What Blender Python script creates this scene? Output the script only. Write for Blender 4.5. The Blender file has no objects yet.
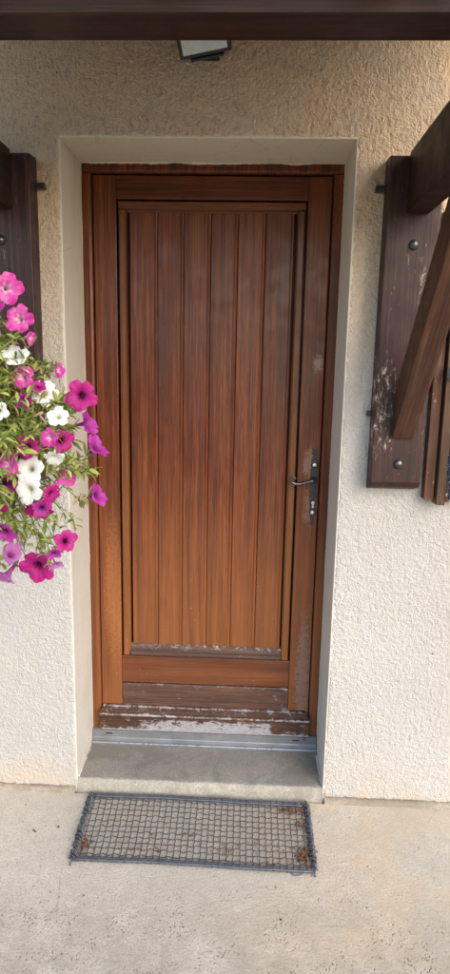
import bpy, bmesh, math, random
from mathutils import Vector, Matrix, noise, Euler
random.seed(11)
S = bpy.context.scene
COL = S.collection
R = math.radians

# ------------------------------------------------------------------ camera
CAM_LOC = Vector((0.14724, -2.04216, 1.52665))
yaw, pitch, roll = -0.036742, -0.190304, 0.018949
F = Vector((math.sin(yaw)*math.cos(pitch), math.cos(yaw)*math.cos(pitch), math.sin(pitch)))
Rt = Vector((math.cos(yaw), -math.sin(yaw), 0)); Up = Rt.cross(F)
R2 = Rt*math.cos(roll)+Up*math.sin(roll); U2 = -Rt*math.sin(roll)+Up*math.cos(roll)
cam_d = bpy.data.cameras.new('camera'); cam = bpy.data.objects.new('camera', cam_d); COL.objects.link(cam)
M3 = Matrix((R2, U2, -F)).transposed()
cam.matrix_world = Matrix.Translation(CAM_LOC) @ M3.to_4x4()
cam_d.sensor_fit = 'VERTICAL'; cam_d.sensor_height = 24; cam_d.lens = 24*638.04/974
cam_d.clip_start = 0.02; cam_d.clip_end = 500
S.camera = cam

# ------------------------------------------------------------------ sky and sun (soft, hazy daylight)
SUN_EL, SUN_AZ = R(32), R(34)          # azimuth: from behind the camera, a little to the right
w = bpy.data.worlds.new('World'); S.world = w; w.use_nodes = True
nt = w.node_tree; bg = nt.nodes['Background']
sky = nt.nodes.new('ShaderNodeTexSky'); sky.sky_type = 'NISHITA'; sky.sun_disc = False
sky.sun_elevation = SUN_EL; sky.sun_rotation = R(180)-SUN_AZ
sky.air_density = 1.0; sky.dust_density = 1.8; sky.ozone_density = 1.0
nt.links.new(sky.outputs[0], bg.inputs[0]); bg.inputs[1].default_value = 0.15
sd = bpy.data.lights.new('sun', 'SUN'); sd.energy = .5; sd.angle = R(60); sd.color = (1, .93, .84)
sun = bpy.data.objects.new('sun', sd); COL.objects.link(sun)
d = Vector((math.sin(SUN_AZ)*math.cos(SUN_EL), -math.cos(SUN_AZ)*math.cos(SUN_EL), math.sin(SUN_EL)))
sun.rotation_euler = d.to_track_quat('Z', 'Y').to_euler(); sun.location = d*20
S.view_settings.view_transform = 'Standard'; S.view_settings.look = 'None'
S.view_settings.exposure = 1.38; S.view_settings.gamma = 1
S.render.engine = 'CYCLES'

# ------------------------------------------------------------------ node helpers
class NT:
    def __init__(s, name):
        s.m = bpy.data.materials.new(name); s.m.use_nodes = True; s.t = s.m.node_tree
        s.b = s.t.nodes['Principled BSDF']; s._c = {}
    def n(s, typ, **kw):
        nd = s.t.nodes.new('ShaderNode'+typ)
        for k, v in kw.items():
            if k.startswith('i_'):
                nd.inputs[k[2:].replace('_', ' ')].default_value = v
            else: setattr(nd, k, v)
        return nd
    def l(s, a, b): s.t.links.new(a, b)
    def coord(s, scale=(1,1,1), rnd=0.0):
        tc = s.n('TexCoord'); mp = s.n('Mapping'); mp.inputs['Scale'].default_value = scale
        if rnd:
            oi = s.n('ObjectInfo'); cb = s.n('CombineXYZ')
            m1 = s.math('MULTIPLY', oi.outputs['Random'], rnd); m2 = s.math('MULTIPLY', oi.outputs['Random'], rnd*3.7)
            s.l(m1, cb.inputs[0]); s.l(m2, cb.inputs[1]); s.l(m1, cb.inputs[2])
            va = s.n('VectorMath', operation='ADD'); s.l(tc.outputs['Object'], va.inputs[0]); s.l(cb.outputs[0], va.inputs[1])
            s.l(va.outputs[0], mp.inputs[0])
        else: s.l(tc.outputs['Object'], mp.inputs[0])
        return mp.outputs[0]
    def noise(s, vec, scale, detail=4, rough=.55, dist=0):
        nd = s.n('TexNoise'); nd.inputs['Scale'].default_value = scale; nd.inputs['Detail'].default_value = detail
        nd.inputs['Roughness'].default_value = rough; nd.inputs['Distortion'].default_value = dist
        s.l(vec, nd.inputs['Vector']); return nd.outputs[0]
    def vor(s, vec, scale, feature='F1', rand=1):
        nd = s.n('TexVoronoi', feature=feature); nd.inputs['Scale'].default_value = scale
        nd.inputs['Randomness'].default_value = rand; s.l(vec, nd.inputs['Vector']); return nd
    def math(s, op, a, b=None, clamp=False):
        nd = s.n('Math', operation=op, use_clamp=clamp)
        for i, x in enumerate((a, b)):
            if x is None: continue
            if isinstance(x, (int, float)): nd.inputs[i].default_value = x
            else: s.l(x, nd.inputs[i])
        return nd.outputs[0]
    def ramp(s, fac, stops, interp='LINEAR'):
        nd = s.n('ValToRGB'); cr = nd.color_ramp; cr.interpolation = interp
        while len(cr.elements) < len(stops): cr.elements.new(.5)
        for e, (p, c) in zip(cr.elements, stops):
            e.position = p; e.color = (c if isinstance(c, tuple) else (c, c, c))[:3]+(1,)
        s.l(fac, nd.inputs[0]); return nd.outputs[0]
    def mix(s, fac, a, b, mode='MIX'):
        nd = s.n('Mix', data_type='RGBA', blend_type=mode)
        for i, x in ((0, fac), (6, a), (7, b)):
            if isinstance(x, (int, float)): nd.inputs[i].default_value = x
            elif isinstance(x, tuple): nd.inputs[i].default_value = x[:3]+(1,)
            else: s.l(x, nd.inputs[i])
        return nd.outputs[2]
    def z(s, world=False):
        if world: g = s.n('NewGeometry').outputs['Position']
        else: g = s.n('TexCoord').outputs['Object']
        sp = s.n('SeparateXYZ'); s.l(g, sp.inputs[0]); return sp.outputs
    def rng(s, v, a, b, c=0., d=1., smooth=True):
        nd = s.n('MapRange', interpolation_type='SMOOTHSTEP' if smooth else 'LINEAR')
        s.l(v, nd.inputs[0])
        for i, x in enumerate((a, b, c, d)): nd.inputs[1+i].default_value = x
        return nd.outputs[0]
    def bump(s, h, strength=.5, dist=.01, prev=None):
        nd = s.n('Bump'); nd.inputs['Strength'].default_value = strength; nd.inputs['Distance'].default_value = dist
        s.l(h, nd.inputs['Height'])
        if prev is not None: s.l(prev, nd.inputs['Normal'])
        s.l(nd.outputs[0], s.b.inputs['Normal']); return nd.outputs[0]
    def col(s, c):
        if isinstance(c, tuple): s.b.inputs['Base Color'].default_value = c[:3]+(1,)
        else: s.l(c, s.b.inputs['Base Color'])
    def rough(s, r):
        if isinstance(r, (int, float)): s.b.inputs['Roughness'].default_value = r
        else: s.l(r, s.b.inputs['Roughness'])

# ------------------------------------------------------------------ materials
def crepi():
    t = NT('roughcast_plaster'); v = t.coord(); p = t.z()
    big = t.noise(v, 1.6, 4, .6); med = t.noise(v, 14, 5, .65); fine = t.noise(v, 140, 4, .7)
    c = t.ramp(big, [(.3, (.455, .435, .41)), (.7, (.525, .505, .482))])
    c = t.mix(t.ramp(med, [(.45, 0.), (.75, .35)]), c, (.56, .49, .40))
    # warm brightening painted into the upper plaster for light bounced under the canopy
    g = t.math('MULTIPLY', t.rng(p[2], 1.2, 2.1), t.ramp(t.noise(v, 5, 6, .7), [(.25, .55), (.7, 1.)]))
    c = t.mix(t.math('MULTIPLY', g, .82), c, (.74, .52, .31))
    vv = t.coord((1, 1, .42))
    st = t.ramp(t.noise(vv, 120, 4, .7), [(.5, 0.), (.64, 1.)])
    c = t.mix(t.math('MULTIPLY', t.math('MULTIPLY', st, t.rng(p[2], 1.25, 2.1)), .38), c, (.21, .155, .095))
    # ochre splash stains at the foot of the wall
    f = t.math('MULTIPLY', t.rng(p[2], .22, .01), t.ramp(t.noise(v, 7, 5, .6), [(.35, 0.), (.7, 1.)]))
    c = t.mix(t.math('MULTIPLY', f, .55), c, (.60, .45, .31))
    f2 = t.math('MULTIPLY', t.rng(p[2], .035, .0), t.ramp(t.noise(v, 22, 4, .6), [(.4, 0.), (.6, 1.)]))
    c = t.mix(t.math('MULTIPLY', f2, .8), c, (.22, .15, .09))
    sp = t.vor(v, 9); c = t.mix(t.math('LESS_THAN', sp.outputs[0], .028), c, (.12, .10, .08))
    t.col(c); t.rough(.95); t.b.inputs['Specular IOR Level'].default_value = .2
    vs = t.coord((1, 1, .6)); gr = t.vor(v, 190); h = t.math('ADD', t.math('MULTIPLY', gr.outputs[0], -.9), t.math('MULTIPLY', t.noise(vs, 120, 4, .65), 1.9))
    t.bump(h, .8, .005)
    return t.m
def smooth_plaster():
    t = NT('smooth_plaster'); v = t.coord(); p = t.z()
    c = t.ramp(t.noise(v, 5, 5, .6), [(.3, (.53, .50, .445)), (.7, (.61, .58, .53))])
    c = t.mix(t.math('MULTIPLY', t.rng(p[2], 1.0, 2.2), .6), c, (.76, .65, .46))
    f = t.math('MULTIPLY', t.rng(p[2], .25, .04), t.ramp(t.noise(v, 16, 5, .6), [(.45, 0.), (.7, 1.)]))
    c = t.mix(t.math('MULTIPLY', f, .5), c, (.42, .34, .24))
    dr = t.ramp(t.noise(t.coord((1, 1, .12)), 34, 4, .65), [(.56, 0.), (.74, .32)]); c = t.mix(dr, c, (.40, .35, .26))
    ck = t.vor(t.coord((1., 1., .5)), 3.2, 'DISTANCE_TO_EDGE'); wk = t.math('ADD', ck.outputs[0], t.math('MULTIPLY', t.noise(v, 16, 5, .7), .05))
    c = t.mix(t.math('MULTIPLY', t.rng(wk, .0295, .027), .2), c, (.24, .20, .15))
    t.col(c); t.rough(.85); t.bump(t.math('ADD', t.noise(v, 60, 5, .6), t.math('MULTIPLY', t.noise(v, 7, 3, .5), 3.)), .4, .004); return t.m
def concrete(name, a, b, slab=False):
    t = NT(name); v = t.coord(); p = t.z()
    c = t.ramp(t.noise(v, 3.2, 6, .62), [(.3, a), (.7, b)])
    c = t.mix(t.ramp(t.noise(v, 26, 6, .7), [(.4, 0.), (.75, .6)]), c, tuple(x*.62 for x in a))
    c = t.mix(t.ramp(t.noise(v, 190, 4, .75), [(.32, .8), (.56, 0.)]), c, tuple(x*.45 for x in a))
    c = t.mix(t.ramp(t.noise(v, 150, 3, .7), [(.58, 0.), (.7, .5)]), c, tuple(min(1, x*1.3) for x in b))
    cr = t.vor(v, 5.5, 'DISTANCE_TO_EDGE'); wv_ = t.math('ADD', cr.outputs[0], t.math('MULTIPLY', t.noise(v, 20, 5, .7), .03))
    c = t.mix(t.math('MULTIPLY', t.rng(wv_, .0185, .0150), .45), c, tuple(x*.4 for x in a))
    if slab:
        lower = t.rng(p[1], -.36, -.60)
        warm = t.math('MULTIPLY', t.rng(p[0], -.1, .5), t.ramp(t.noise(v, 4.5, 5, .6), [(.36, 0.), (.6, 1.)]))
        c = t.mix(t.math('MULTIPLY', warm, .38), c, (.60, .42, .24))
        c = t.mix(t.math('MULTIPLY', t.math('MULTIPLY', lower, t.ramp(t.noise(v, 8, 6, .72), [(.38, 0.), (.6, 1.)])), .65), c, (.34, .29, .22))
        c = t.mix(t.math('MULTIPLY', t.ramp(t.noise(v, 2.1, 5, .65, .8), [(.48, 0.), (.62, 1.)]), .35), c, (.44, .40, .33))
        # worn pores and exposed grit
        vs = t.coord((1.3, .8, 1)); wob = t.n('VectorMath', operation='ADD'); nz = t.n('TexNoise'); nz.inputs['Scale'].default_value = 45; t.l(v, nz.inputs['Vector']); sc_ = t.n('VectorMath', operation='SCALE'); sc_.inputs['Scale'].default_value = .022; t.l(nz.outputs[1], sc_.inputs[0]); t.l(vs, wob.inputs[0]); t.l(sc_.outputs[0], wob.inputs[1]); vs = wob.outputs[0]; vo = t.vor(vs, 105); big = t.vor(vs, 38)
        gate = t.ramp(t.noise(v, 12, 3, .6), [(.45, 0.), (.6, 1.)])
        amt = t.math('MULTIPLY', gate, t.math('ADD', t.math('MULTIPLY', lower, .9), .3))
        pit = t.math('MULTIPLY', t.ramp(vo.outputs[0], [(.14, 1.), (.30, 0.)]), amt)
        pit2 = t.math('MULTIPLY', t.ramp(big.outputs[0], [(.08, 1.), (.15, 0.)]), t.ramp(t.noise(v, 6.5, 3), [(.5, 0.), (.62, 1.)]))
        pt = t.math('MAXIMUM', pit, pit2)
        c = t.mix(t.math('MULTIPLY', pt, .6), c, (.12, .10, .075))
        h = t.math('SUBTRACT', t.math('MULTIPLY', t.noise(v, 95, 5, .7), .8), pt)
        t.bump(h, .7, .005)
    else:
        c = t.mix(t.math('MULTIPLY', t.rng(t.noise(v, 4.3, 6, .72, .8), .46, .60), .6), c, tuple(x*.62 for x in a))
        t.bump(t.noise(v, 90, 6, .7), .35, .003)
    t.col(c); t.rough(.88); return t.m
def wood(name, axis, dark, mid, light, rough=.36, coat=.06, fade=None, peel=None, gloss_low=None, variation=1., grit=False):
    """varnished timber; axis is the direction of the grain; fade=(z_top,z_bottom,colour) sun-worn varnish"""
    t = NT(name)
    sc = [38, 38, 38]; sc[axis] = 1.1; fs = [190, 190, 190]; fs[axis] = 3.5
    v = t.coord(tuple(sc), 3.0); vf = t.coord(tuple(fs), 3.0); v0 = t.coord((1,1,1), 3.0); p = t.z()
    g = t.noise(v, 1., 5, .55, .35); g2 = t.noise(vf, 1., 3, .6)
    c = t.ramp(g, [(.22, dark), (.5, mid), (.80, light)])
    c = t.mix(t.ramp(g2, [(.38, .55), (.54, 0.)]), c, tuple(x*.35 for x in dark))
    c = t.mix(t.ramp(g2, [(.55, 0.), (.72, .35)]), c, tuple(min(1, x*1.5) for x in light))
    ps = [420, 420, 420]; ps[axis] = 16
    c = t.mix(t.ramp(t.noise(t.coord(tuple(ps), 3.0), 1., 2, .5), [(.34, .55), (.46, 0.)]), c, tuple(x*.4 for x in dark))
    lo = [5., 5., 5.]; lo[axis] = 1.6
    c = t.mix(t.ramp(t.noise(t.coord(tuple(lo), 3.), 1.2, 4, .6, 1.2), [(.48, .0), (.70, .26)]), c, tuple(x*.8 for x in dark))
    oi = t.n('ObjectInfo')
    hv = t.n('HueSaturation'); t.l(c, hv.inputs['Color']); t.l(t.rng(oi.outputs['Random'], 0, 1, 1-.12*variation, 1+.22*variation, False), hv.inputs['Value']); c = hv.outputs[0]
    rg = t.rng(t.noise(v0, 14, 5, .6), .3, .7, rough-.05, rough+.14)
    if fade:
        z0, z1, fc = fade
        m = t.math('ADD', t.rng(p[2], z0, z1), t.math('MULTIPLY', t.math('SUBTRACT', t.noise(v0, 3.5, 5, .65), .5), .7), True)
        m = t.math('MULTIPLY', m, t.rng(p[2], z0+.15, z0-.25))
        c = t.mix(t.math('MULTIPLY', m, .66), c, t.mix(t.ramp(g, [(.35, 1.), (.65, 0.)]), fc, tuple(x*.55 for x in fc)))
        rg = t.math('ADD', rg, t.math('MULTIPLY', m, .22))
        if axis == 2 and dark[0] < .1:
            def spot(cx, cz, rx, rz_, amt, cc, c):
                dx = t.math('DIVIDE', t.math('SUBTRACT', p[0], cx), rx); dz = t.math('DIVIDE', t.math('SUBTRACT', p[2], cz), rz_)
                d2 = t.math('ADD', t.math('MULTIPLY', dx, dx), t.math('MULTIPLY', dz, dz))
                d2 = t.math('ADD', d2, t.math('MULTIPLY', t.math('SUBTRACT', t.noise(v0, 85, 8, .8), .5), 7.))
                return t.mix(t.math('MULTIPLY', t.rng(d2, 1.5, .0), amt*1.2), c, cc)
            c = spot(.366, 1.125, .022, .055, .65, (.26, .17, .13), c)
            c = spot(.374, .965, .024, .07, .6, (.25, .14, .10), c)
            c = spot(.382, 1.48, .016, .03, .6, (.30, .20, .16), c)
            c = spot(.375, .28, .028, .26, .65, (.20, .14, .11), c)
            c = spot(-.35, .62, .035, .26, .22, (.46, .20, .06), c)
            c = spot(-.17, 1.52, .012, .22, .5, (.035, .016, .018), c)
        # little chips in the varnish
        ch = t.math('MULTIPLY', t.rng(t.noise(v0, 110, 3, .6), .655, .69), t.rng(t.noise(v0, 5, 3, .6), .48, .62))
        ch = t.math('MULTIPLY', ch, t.rng(p[2], .95, .35))
        c = t.mix(t.math('MULTIPLY', ch, .6), c, (.48, .27, .12))
    if grit:
        ch = t.math('MULTIPLY', t.rng(t.noise(v0, 60, 4, .6), .62, .66), t.rng(t.noise(v0, 6, 3, .6), .5, .6))
        c = t.mix(t.math('MULTIPLY', ch, .7), c, (.30, .26, .24))
    if peel:
        kind, pc = peel
        vp = t.coord((1., 1., 2.2)); np_ = t.math('ADD', t.math('MULTIPLY', t.noise(vp, 22, 6, .7, .5), .62), t.math('MULTIPLY', t.noise(vp, 85, 5, .65), .40)); nb_ = t.noise(t.coord(), 6.5, 3, .6)
        if kind == 'bar':      # bare primer along the foot and the middle, flakes on the ledges
            low = t.math('MULTIPLY', t.rng(p[2], .093, .066), t.rng(p[0], -.34, -.22))
            mid = t.math('MULTIPLY', t.rng(p[2], .118, .098), t.math('MULTIPLY', t.rng(p[0], -.30, -.12), t.rng(p[0], .27, .235)))
            foot = t.rng(p[2], .070, .063)
            e1 = t.rng(t.math('ABSOLUTE', t.math('SUBTRACT', p[2], .152)), .004, .001)
            e2 = t.rng(t.math('ABSOLUTE', t.math('SUBTRACT', p[2], .128)), .006, .002)
            zz = t.math('ADD', t.math('ADD', t.math('MULTIPLY', mid, .175), t.math('MULTIPLY', foot, .14)), t.math('ADD', t.math('MULTIPLY', t.math('ADD', e1, e2), .115), t.math('MULTIPLY', nb_, .12)))
            zz = t.math('SUBTRACT', t.math('ADD', zz, t.math('MULTIPLY', low, .06)), .02); th_ = .655
        elif kind == 'board':  # flakes along the upper edge
            e1 = t.rng(t.math('ABSOLUTE', t.math('SUBTRACT', p[2], .2435)), .010, .001)
            e2 = t.rng(p[2], .384, .402); np_ = t.noise(t.coord((.6, 1., 1.)), 60, 8, .78, .3)
            zz = t.math('ADD', t.math('MULTIPLY', t.math('ADD', e1, e2), .11), t.math('MULTIPLY', t.rng(p[0], .20, .33), .05)); th_ = .665
        else:                  # bracket plate: upright flakes near the door side
            vq = t.coord((2.4, 1., .8)); np_ = t.noise(vq, 28, 8, .74, .6)
            e1 = t.math('MULTIPLY', t.rng(p[2], .48, .36), t.math('MULTIPLY', t.rng(p[0], .01, -.05), t.rng(p[2], .08, .16)))
            e2 = t.math('MULTIPLY', t.rng(p[2], .80, .62), t.rng(p[2], .5, .62)); e2 = t.math('MULTIPLY', e2, t.rng(p[0], .01, .04))
            zz = t.math('ADD', t.math('MULTIPLY', e1, .12), t.math('ADD', t.math('MULTIPLY', e2, .12 if kind == 'plate' else 0.), t.math('MULTIPLY', nb_, .03))); th_ = .70
        tot = t.math('ADD', np_, zz); m = t.rng(tot, th_, th_+.006)
        c = t.mix(t.math('MULTIPLY', t.rng(tot, th_-.075, th_-.02), .7), c, (.135, .105, .09))
        pcol = t.mix(t.ramp(t.noise(vp, 60, 4, .6), [(.35, 0.), (.6, .8)]), pc, tuple(x*.62 for x in pc))
        c = t.mix(m, c, pcol)
        rg = t.math('ADD', rg, t.math('MULTIPLY', m, .3))
        b0 = t.bump(t.math('SUBTRACT', 1., m), .6, .0015)
        t.bump(t.math('ADD', g, t.math('MULTIPLY', g2, .5)), .25, .002, b0)
    else:
        t.bump(t.math('ADD', g, t.math('MULTIPLY', g2, .5)), .16, .002)
    t.col(c); t.rough(rg); t.b.inputs['Coat Weight'].default_value = coat; t.b.inputs['Specular IOR Level'].default_value = .34; t.b.inputs['Coat Roughness'].default_value = .22
    return t.m
def simple(name, c, r=.5, metal=0., var=.25, scale=30, bump=.1):
    t = NT(name); v = t.coord()
    cc = t.mix(t.ramp(t.noise(v, scale, 5, .65), [(.35, 0.), (.7, 1.)]), tuple(x*(1-var) for x in c), tuple(min(1, x*(1+var)) for x in c))
    t.col(cc); t.rough(t.rng(t.noise(v, scale*1.7, 4), .3, .7, max(.05, r-.08), r+.12)); t.b.inputs['Metallic'].default_value = metal
    t.bump(t.noise(v, scale*3, 4, .6), bump, .002); return t.m

DK, MD, LT = (.058, .0115, .0032), (.128, .0295, .0075), (.195, .053, .0135)
FADE = (.27, .098, .028)
M = {}
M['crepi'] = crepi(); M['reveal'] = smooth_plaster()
M['slab'] = concrete('terrace_concrete', (.55, .495, .405), (.67, .605, .50), True)
M['step'] = concrete('doorstep_concrete', (.225, .215, .185), (.34, .325, .28))
M['step_front'] = concrete('step_mortar', (.35, .32, .265), (.46, .425, .35))
M['mortar'] = concrete('base_mortar', (.33, .27, .20), (.45, .385, .30))
M['wv'] = wood('varnished_wood_upright', 2, DK, MD, LT, fade=(1.25, .35, FADE))
M['wh'] = wood('varnished_wood_level', 0, DK, MD, LT, fade=(.75, .05, (.19, .07, .025)))
M['wmould'] = wood('amber_moulding_wood', 2, (.085, .023, .007), (.14, .042, .011), (.20, .068, .018), fade=(1.55, .75, (.33, .122, .029)))
M['wmould_h'] = wood('moulding_wood_level', 0, (.09, .024, .007), (.14, .04, .011), (.19, .06, .018))
M['wweather'] = wood('weathered_wood', 0, (.055, .025, .017), (.085, .042, .03), (.12, .062, .043), rough=.5, coat=.05, peel=('board', (.36, .32, .30)))
M['wbar'] = wood('flaking_weather_bar_wood', 0, (.04, .017, .011), (.075, .034, .021), (.12, .06, .04), rough=.5, coat=.05, peel=('bar', (.34, .325, .345)))
M['groove'] = wood('dark_stained_wood', 2, (.012, .004, .002), (.02, .007, .003), (.03, .011, .005))
M['beamw'] = wood('dark_stained_beam', 0, (.020, .008, .005), (.038, .015, .009), (.060, .024, .014), rough=.5, coat=.05)
M['raf'] = wood('dark_stained_rafter', 1, (.020, .008, .005), (.038, .015, .009), (.060, .024, .014), rough=.5, coat=.05)
M['soffit'] = wood('pale_bounce_soffit', 0, (.36, .22, .11), (.50, .33, .18), (.58, .40, .22), rough=.6, coat=0)  # unseen boards, made pale so they bounce warm light onto the wall
M['brk'] = wood('dark_stained_bracket', 2, (.020, .007, .006), (.046, .0165, .0135), (.078, .031, .025), rough=.5, coat=.04, peel=('plate', (.52, .42, .36)))
M['brk_l'] = wood('dark_stained_bracket_board', 2, (.018, .007, .007), (.040, .016, .016), (.068, .029, .027), rough=.46, coat=.06, peel=('plain', (.45, .36, .30)))
M['brace'] = wood('brown_brace_wood', 2, (.045, .016, .008), (.085, .034, .017), (.125, .054, .028), rough=.5, coat=.05)
M['shut'] = wood('reddish_shutter_wood', 2, (.045, .016, .008), (.085, .031, .014), (.13, .055, .026), rough=.5, coat=.05, grit=True)
M['shut2'] = wood('faded_shutter_wood', 2, (.08, .042, .022), (.13, .072, .038), (.18, .105, .06), rough=.6, coat=.0, grit=True)
M['iron'] = simple('black_iron', (.045, .046, .052), .34, .6)
M['iron2'] = simple('dark_grey_iron', (.11, .112, .12), .28, .85)
M['steel'] = simple('worn_steel', (.60, .58, .55), .28, 1.)
M['galv'] = simple('galvanised_steel', (.52, .56, .56), .45, .1)
M['alu'] = simple('grey_aluminium', (.19, .198, .215), .45, .4, .18, 14, .05)
M['alu2'] = simple('lip_highlight_aluminium', (.45, .48, .53), .3, .5, .1)
M['wire'] = simple('galvanised_wire', (.105, .115, .135), .42, .45)
M['wire2'] = simple('dull_mesh_wire', (.085, .09, .10), .5, .4)
M['glass'] = simple('lamp_glass', (.62, .66, .62), .18, 0., .12, 20, .02)
M['black'] = simple('black_lamp_housing', (.012, .012, .013), .45, 0.)
M['rubber'] = simple('slot_black', (.02, .02, .022), .6)
M['leafbit'] = simple('dry_leaf', (.20, .095, .045), .8, 0, .5, 60)
M['tile'] = simple('clay_tile', (.34, .15, .085), .8, 0, .35, 12)
M['cord'] = simple('white_cord', (.7, .68, .66), .8)
M['bead'] = simple('red_bead', (.45, .06, .05), .4)
M['pot'] = simple('dark_plastic_pot', (.03, .03, .028), .5)
M['lawn'] = simple('grass_green', (.06, .09, .03), .9, 0, .4, 3)
def cloth_mat():
    t = NT('speckled_navy_cloth'); v = t.coord()
    sp = t.vor(v, 130); c = t.mix(t.math('LESS_THAN', sp.outputs[0], .26), (.012, .02, .045), (.55, .6, .7))
    t.col(c); t.rough(.7); t.bump(t.noise(v, 60, 4), .4, .004); return t.m
M['navy'] = cloth_mat()
def leaf_mat(name, a, b):
    t = NT(name); g = t.n('NewGeometry'); 
    c = t.ramp(g.outputs['Random Per Island'], [(0., a), (.55, tuple((x+y)/2 for x, y in zip(a, b))), (1., b)])
    t.col(c); t.rough(.55)
    t.b.inputs['Transmission Weight'].default_value = 0
    tr = t.n('BsdfTranslucent'); t.l(c, tr.inputs[0]); mx = t.n('MixShader'); mx.inputs[0].default_value = .3
    out = t.t.nodes['Material Output']; t.l(t.b.outputs[0], mx.inputs[1]); t.l(tr.outputs[0], mx.inputs[2]); t.l(mx.outputs[0], out.inputs[0])
    return t.m
M['leaf'] = leaf_mat('petunia_leaf', (.10, .17, .025), (.46, .50, .13))
M['stem'] = leaf_mat('petunia_stem', (.13, .19, .05), (.33, .36, .14))
M['wilt'] = leaf_mat('wilted_petal', (.34, .20, .10), (.62, .47, .30))
def petal(name, throat, mid, rim, vein, tr0=.16):
    t = NT(name); p = t.z()
    rr = t.math('SQRT', t.math('ADD', t.math('MULTIPLY', p[0], p[0]), t.math('MULTIPLY', p[1], p[1])))
    ang = t.math('ARCTAN2', p[1], p[0])
    star = t.math('MULTIPLY', t.math('COSINE', t.math('MULTIPLY', ang, 5.)), .07)
    c = t.ramp(t.math('ADD', rr, star), [(tr0*.6, throat), (tr0+.18, mid), (.85, rim)])
    ve = t.ramp(t.math('COSINE', t.math('MULTIPLY', ang, 35.)), [(.72, 0.), (1., .5)])
    c = t.mix(ve, c, vein)
    c = t.mix(t.ramp(t.noise(t.coord((1,1,1), 5.), 2.2, 3), [(.4, 0.), (.8, .3)]), c, throat)
    t.col(c); t.rough(.6)
    tr = t.n('BsdfTranslucent'); t.l(c, tr.inputs[0]); mx = t.n('MixShader'); mx.inputs[0].default_value = .3
    out = t.t.nodes['Material Output']; t.l(t.b.outputs[0], mx.inputs[1]); t.l(tr.outputs[0], mx.inputs[2]); t.l(mx.outputs[0], out.inputs[0])
    return t.m
P = {'pink': petal('pink_petal', (.82, .60, .66), (.60, .045, .36), (.52, .010, .27), (.40, .006, .22), .2),
     'magenta': petal('magenta_petal', (.03, .003, .03), (.36, .002, .16), (.47, .004, .21), (.24, .001, .11), .12),
     'white': petal('white_petal', (.62, .66, .40), (.78, .79, .80), (.84, .84, .86), (.70, .72, .76)),
     'purple': petal('purple_petal', (.20, .02, .16), (.32, .015, .25), (.46, .035, .35), (.20, .01, .16)),
     'purplemag': petal('purple_magenta_petal', (.10, .02, .16), (.30, .006, .19), (.42, .008, .23), (.14, .006, .12), .24),
     'lilac': petal('lilac_petal', (.30, .05, .25), (.44, .12, .40), (.50, .20, .50), (.28, .05, .25))}

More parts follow.
